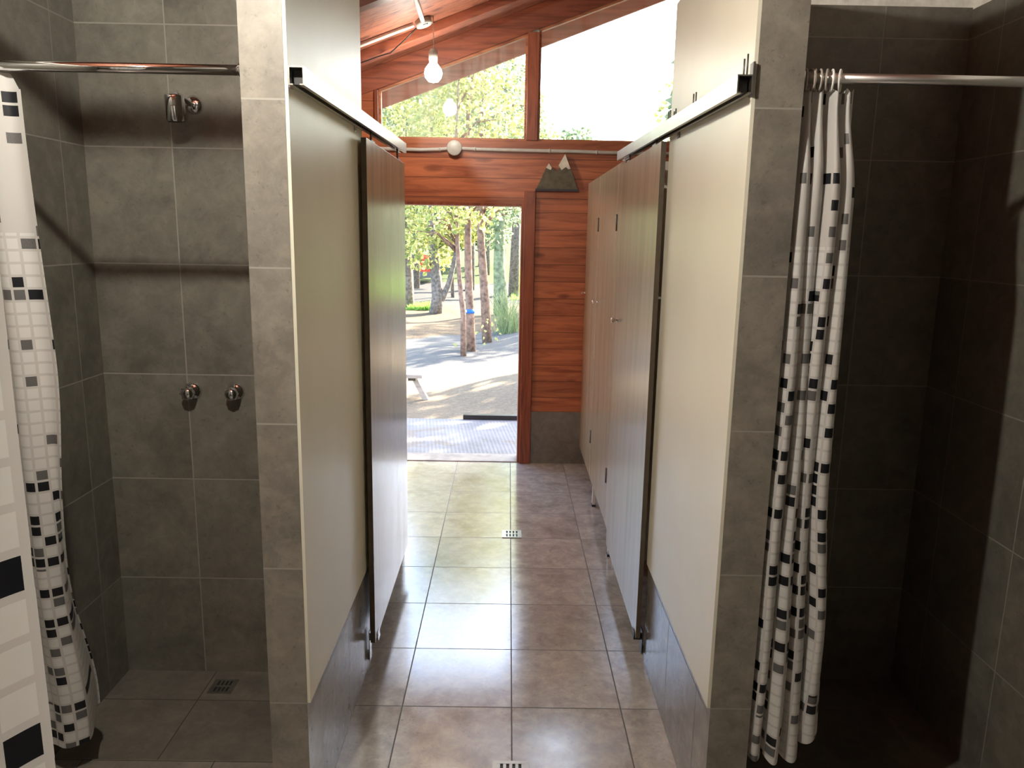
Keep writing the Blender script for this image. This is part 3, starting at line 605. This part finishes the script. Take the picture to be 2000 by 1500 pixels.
def leaf_mat(name, c1, c2, k=0.55):
    m = NT(name, 0.6, 0, .2); n = m.noise(m.obj(), 1.6, 5, .8); n2 = m.noise(m.obj(), 11, 2); c = m.ramp(m.math('ADD', m.math('MULTIPLY', n, .6), m.math('MULTIPLY', n2, .4)), [(.35, c1), (.65, c2)]); m.setc(c)
    tr = m.n('ShaderNodeBsdfTranslucent'); m.l(c, tr.inputs[0]); mx = m.n('ShaderNodeMixShader'); mx.inputs[0].default_value = k; m.l(m.b.outputs[0], mx.inputs[1]); m.l(tr.outputs[0], mx.inputs[2]); m.l(mx.outputs[0], m.out.inputs[0]); return m.m
LF1 = leaf_mat('bright cypress foliage', (.26, .34, .10, 1), (.78, .74, .34, 1)); LF2 = leaf_mat('blue-green cypress foliage', (.15, .25, .15, 1), (.42, .49, .29, 1)); LF3 = leaf_mat('broom foliage', (.28, .36, .19, 1), (.50, .57, .34, 1))
BARK = plain('reddish brown bark', (.26, .165, .12, 1), .9, 0, .2, 18); BARK2 = plain('grey bark', (.20, .165, .14, 1), .9, 0, .2, 18); GBARK = plain('mossy green bark', (.24, .27, .15, 1), .9, 0, .2, 12)
def rv(): 
    while True:
        v = Vector((random.uniform(-1, 1), random.uniform(-1, 1), random.uniform(-1, 1)))
        if .01 < v.length < 1: return v
def foliage(blobs, density, size, droop=.35):
    """sprays of narrow leaflets inside ellipsoids: (centre, radii)"""
    vs, fs = [], []
    for (c, r) in blobs:
        n = int(density * (r[0] * r[1] * r[2]) ** (2 / 3) * 10)
        for _ in range(n):
            d = rv(); d = d * (.55 + .45 * random.random()) / max(d.length, .35); p = Vector((c[0] + d.x * r[0], c[1] + d.y * r[1], c[2] + d.z * r[2]))
            ax = (Vector((d.x, d.y, 0)) + rv() * .7 + Vector((0, 0, random.uniform(-droop - .4, .4)))).normalized()
            for q in range(3):
                a = (ax + rv() * .55).normalized(); sd_ = a.cross(rv()).normalized(); L = size * random.uniform(.6, 1.4); w_ = L * .32; b = len(vs)
                vs += [p, p + a * L * .5 + sd_ * w_, p + a * L, p + a * L * .5 - sd_ * w_]; fs.append((b, b + 1, b + 2, b + 3))
    me = bpy.data.meshes.new('foliage'); me.from_pydata([tuple(v) for v in vs], [], fs); me.update(); return me
def tree(name, label, stems, blobs, lm, bm_, dens=60, size=.13, group='trees in the yard', extra=None, twigs=0):
    base = stems[0][0][0]; t = thing(name, label, 'tree', base, group)
    for pts, rr in stems: MB().tube(pts, rr, 10).build('trunk', [bm_], t)
    if twigs:
        m = MB()
        for _ in range(twigs):
            c, r = random.choice(blobs); st = random.choice(stems)[0][-1]; e = Vector(c) + Vector((random.uniform(-1, 1) * r[0], random.uniform(-1, 1) * r[1], random.uniform(-1, 1) * r[2])) * .8
            s0 = Vector((st[0], st[1], e.z - .3 * random.random())) if e.z < st[2] else Vector(st); mid = s0.lerp(e, .5) + Vector((0, 0, .12)); m.tube([s0, mid, e], [.022, .014, .005], 5)
        m.build('branches', [bm_], t, kind='stuff')
    if blobs:
        me = foliage(blobs, dens, size); me.materials.append(lm); o = bpy.data.objects.new('foliage', me); COL.objects.link(o); o.parent = t; o.location = -Vector(base)
    return t
G = lambda x, y: gh(x, y) - .05
tree('cypress_tree', 'slim leaning trunk nearest the doorway, left of the trunk with the blue band', [([(-.613, 10.65, G(-.613, 10.65)), (-.616, 10.65, .48), (-.675, 10.65, 1.04), (-.705, 10.65, 1.53), (-.74, 10.68, 2.3), (-.70, 10.7, 3.6)], [.045, .038, .033, .030, .028, .012])],
     [((-.95, 10.4, 1.88), (.42, .35, .30)), ((-1.25, 10.6, 1.62), (.22, .3, .22)), ((-.85, 10.7, 2.35), (.55, .5, .45)), ((-.7, 10.8, 3.0), (.7, .7, .7)), ((-.9, 10.9, 3.75), (.6, .6, .55))], LF1, BARK, 95, .07, twigs=14)
tree('cypress_tree', 'straight red-brown trunk with a blue band tied round it', [([(-.528, 11.13, G(-.53, 11.13)), (-.548, 11.13, .52), (-.573, 11.13, 1.02), (-.583, 11.13, 1.45), (-.60, 11.15, 2.6), (-.58, 11.2, 4.1)], [.075, .062, .058, .052, .042, .015])],
     [((-.42, 10.9, 1.98), (.36, .3, .28)), ((-.25, 11.3, 2.4), (.55, .5, .35)), ((-.5, 11.4, 3.2), (.9, .8, .8)), ((-.6, 11.5, 3.9), (.7, .7, .55))], LF1, BARK, 80, .075, twigs=18)
tree('cypress_tree', 'mottled trunk right of the trunk with the blue band', [([(-.319, 12.25, G(-.32, 12.25)), (-.378, 12.25, .8), (-.433, 12.25, 1.44), (-.453, 12.25, 1.91), (-.46, 12.3, 3.2), (-.42, 12.3, 4.4)], [.085, .072, .064, .058, .045, .015])],
     [((.05, 11.9, 2.05), (.36, .3, .36)), ((-.3, 12.4, 2.2), (.5, .5, .4)), ((-.1, 12.6, 3.1), (.8, .8, .7)), ((-.5, 12.5, 4.0), (.9, .9, .8))], LF2, BARK, 75, .08, twigs=16)
tree('forked_tree', 'forked dark trunk on the dirt beyond the lane', [([(-1.589, 16.8, G(-1.59, 16.8)), (-1.532, 16.8, .26), (-1.565, 16.8, .65), (-1.62, 16.8, 1.1), (-1.7, 16.9, 2.2)], [.15, .13, .12, .10, .05]), ([(-1.55, 16.8, .1), (-1.43, 16.8, .24), (-1.30, 16.8, .52), (-1.19, 16.8, .95), (-1.1, 16.8, 1.6)], [.08, .07, .06, .05, .03])],
     [((-1.75, 17.0, 1.25), (.55, .7, .5)), ((-1.5, 17.0, 2.1), (1.0, .9, .8)), ((-1.0, 17.1, 1.75), (.55, .6, .45)), ((-1.4, 17.2, 3.4), (1.2, 1.0, 1.0)), ((-1.6, 17.2, 4.7), (1.1, 1.0, .9))], LF1, BARK2, 90, .10, twigs=16)
tree('roadside_tree', 'dark trunk cut by the left edge of the doorway view', [([(-2.30, 17.5, G(-2.3, 17.5)), (-2.28, 17.5, .55), (-2.33, 17.5, 1.5), (-2.3, 17.5, 3.0)], [.17, .14, .12, .07])],
     [((-2.3, 17.6, 1.7), (.7, .8, .6)), ((-2.2, 17.7, 2.7), (.9, .9, .8)), ((-2.4, 17.8, 4.2), (1.1, 1.0, 1.2))], LF2, BARK2, 60, .09, twigs=16)
tree('mossy_tree', 'straight green-mossed trunk towards the right of the doorway view', [([(-.151, 16.7, G(-.15, 16.7)), (-.17, 16.7, .5), (-.20, 16.7, .95), (-.19, 16.7, 2.5), (-.1, 16.8, 5.0)], [.17, .15, .13, .10, .03])],
     [((-.3, 16.9, 1.55), (.35, .6, .3)), ((-.2, 16.9, 2.3), (.7, .8, .6)), ((-.05, 17.0, 3.6), (.9, .9, .9)), ((-.4, 17, 4.8), (.9, 1, .8))], LF2, GBARK, 60, .09, twigs=10)
tree('sapling', 'thin dark sapling just behind the forked trunk', [([(-1.50, 20.9, G(-1.5, 20.9)), (-1.52, 20.9, .9), (-1.50, 20.9, 2.2)], [.05, .045, .03])], [((-1.5, 21, 2.2), (.7, .7, .6))], LF2, BARK2, 30, .12)
for i, (x, y, z, rx, rz, lb, lm) in enumerate((
        (-3.4, 19, 3.4, 1.6, 2.2, 'dense bright cypress crown at the far left of the window view', LF1), (-2.9, 24, 4.3, 2.0, 2.7, 'blue-green crown seen high through the left window', LF2),
        (-1.2, 24, 4.3, 1.7, 2.4, 'tall crown in the middle of the left window view', LF2), (.15, 22, 3.9, 1.2, 2.4, 'pale green crown beside the window mullion', LF1),
        (3.35, 15.5, 3.4, .75, 1.6, 'isolated tree crown at the right edge of the right window', LF1), (2.4, 30, 4.9, .9, .8, 'small distant tree top low in the right window', LF2),
        (-4.6, 30, 3.5, 3.0, 3.6, 'distant green crown beyond the street on the left', LF2), (-.9, 31, 3.2, 1.6, 2.4, 'distant green crown beyond the street in the middle', LF2), (-3.2, 33, 2.2, 2.4, 1.9, 'low distant crown behind the parked car', LF1), (-1.2, 34, 1.9, 1.3, 1.4, 'low distant crown seen between the reddish trunks', LF2))):
    gz = gh(x, y) - .1; tree('yard_tree', lb, [([(x, y, gz), (x + .05, y, z * .5), (x, y, z)], [.16, .12, .05])], [((x, y, z + rz * .35), (rx * .7, rx * .7, rz * .55)), ((x - rx * .35, y + .2, z - rz * .25), (rx * .8, rx * .8, rz * .45)), ((x + rx * .4, y, z - rz * .1), (rx * .7, rx * .7, rz * .5))], lm, BARK2, 50, .11 + .003 * (y - 15), twigs=8)
# unseen trees added right of the view to shade the slab and the windows
for (x, y, z, rx, rz) in ((6.8, 11.2, 3.4, 1.9, 2.4), (4.1, 11.0, 3.5, 1.9, 1.6), (9.2, 23.0, 5.0, 3.0, 2.6)):
    gz = gh(x, y) - .1; tree('shade_tree', 'unseen tree added outside the view to the right to shade the slab', [([(x, y, gz), (x + .1, y, z)], [.16, .08])], [((x, y, z), (rx, rx, rz))], LF2, BARK2, 60, .2)
# broom and small plants
t = thing('broom_bush', 'feathery pale green broom bush at the foot of the bank', 'bush', (.0, 13.6, gh(0, 13.6)))
m = MB()
for _ in range(230):
    b = Vector((random.gauss(.02, .12), 13.6 + random.gauss(0, .15), gh(0, 13.6) - .02)); d = Vector((random.gauss(0, .35), random.gauss(0, .3), 1)).normalized(); L = random.uniform(.25, .85); m.tube([b, b + d * L * .5, b + d * L + Vector((d.x * .12, d.y * .1, -.03))], [.004, .003, .002], 4, caps=False)
m.build('stems', [LF3], t)
def small_plant(x, y, n, h, label, lm):
    me = foliage([((x, y, gh(x, y) + h * .5), (h * .5, h * .4, h * .6))], n, .05); me.materials.append(lm); o = bpy.data.objects.new('small_shrub', me); COL.objects.link(o); tag(o, label, 'shrub', 'small shrubs')
small_plant(-.66, 10.95, 90, .17, 'small yellow-green shrub at the foot of the trunk with the blue band', LF1)
small_plant(-.28, 11.7, 40, .42, 'loose yellow shrub between the two reddish trunks', LF1)
# grass verge beyond the lane (nobody could count it)
vs, fs = [], []
for _ in range(5200):
    if random.random() < .35: x, y = random.uniform(-2.25, -1.7), random.uniform(17.2, 18.4)
    else: x, y = random.uniform(.1, 2.8), random.uniform(20, 33)
    z = gh(x, y) - .01; a = random.uniform(0, 6.28); L = random.uniform(.08, .16); b = len(vs); dx, dy = .03 * math.cos(a), .03 * math.sin(a)
    vs += [(x - dx, y - dy, z), (x + dx, y + dy, z), (x + random.gauss(0, .04), y + random.gauss(0, .04), z + L)]; fs.append((b, b + 1, b + 2))
me = bpy.data.meshes.new('grass'); me.from_pydata(vs, [], fs); me.materials.append(leaf_mat('grass blades', (.22, .42, .08, 1), (.38, .58, .14, 1), .4)); o = bpy.data.objects.new('grass', me); COL.objects.link(o); tag(o, 'short green grass on the verge and bank beyond the lane', 'grass', kind='stuff')
# blue band
t = thing('blue_band', 'blue band tied round the red-brown trunk outside', 'band', (-.548, 11.13, .52))
m = MB(); m.lathe([(.064, -.03), (.068, -.03), (.069, 0), (.068, .03), (.064, .03), (.064, -.03)], (-.548, 11.13, .52), (0, 0, 1), 20); m.build('strap', [plain('blue plastic', (.02, .16, .62, 1), .4)], t)
MB().box((-.625, 11.06, .505), (-.588, 11.10, .54), bev=.006).build('buckle', [M_RINGW], t)
# bench on the yard
t = thing('wooden_bench', 'sun-bleached wooden bench end with a slanted leg on the slope left of the doorway', 'bench', (-1.2, 8.0, -.08))
WBN = wood_mat('weathered grey bench wood', 0, 1, .15, 0, (.50, .45, .38, 1), (.34, .28, .22, 1), .7, .004, kn=False)
MB().box((-2.3, 7.75, .15), (-.87, 8.12, .19), bev=.004).build('seat_plank', [WBN], t)
for x in (-1.0, -2.15):
    MB().prism([(x, .15), (x + .055, .15), (x + .20, -.12), (x + .135, -.12)], 1, 7.85, 7.91).build('leg', [WBN], t)
    MB().box((x - .02, 7.80, .115), (x + .06, 8.08, .15)).build('cross_bar', [WBN], t)
# parked car
cx_, cy_ = -4.75, 27.4; gz = gh(cx_, cy_)
t = thing('parked_car', 'red car parked beyond the street, mostly hidden by the trees on the left', 'car', (cx_, cy_, gz))
m = MB(); prof = [(-2.05, .28), (-2.08, .62), (-1.95, .86), (-1.15, .95), (-.55, 1.40), (.85, 1.42), (1.55, .98), (2.05, .90), (2.12, .60), (2.10, .28)]
m.prism([(cx_ + a, gz + b) for a, b in prof], 1, cy_ - .82, cy_ + .82); m.build('body', [plain('red car paint', (.62, .05, .035, 1), .25)], t, bevel=.06)
MB().prism([(cx_ + a, gz + b) for a, b in [(-.98, .97), (-.48, 1.34), (.78, 1.36), (1.32, .99)]], 1, cy_ - .835, cy_ + .835).build('side_windows', [plain('tinted car glass', (.03, .04, .045, 1), .08)], t)
MB().box((cx_ - 2.12, cy_ - .84, gz + .22), (cx_ + 2.16, cy_ + .84, gz + .42), bev=.03).build('bumper', [plain('grey plastic bumper', (.12, .12, .125, 1), .5)], t)
for dx in (-1.3, 1.3):
    for dy in (-.80, .80):
        w_ = MB().tube([(cx_ + dx, cy_ + dy - .09, gz + .31), (cx_ + dx, cy_ + dy + .09, gz + .31)], .31, 24).build('wheel', [M_BLACK], t)
        s_ = -1 if dy < 0 else 1; o = MB().lathe([(0, .03), (.06, .03), (.17, .012), (.18, 0)], (cx_ + dx, cy_ + dy + s_ * .09, gz + .31), (0, s_, 0)).build('wheel_rim', [M_STEEL], w_)
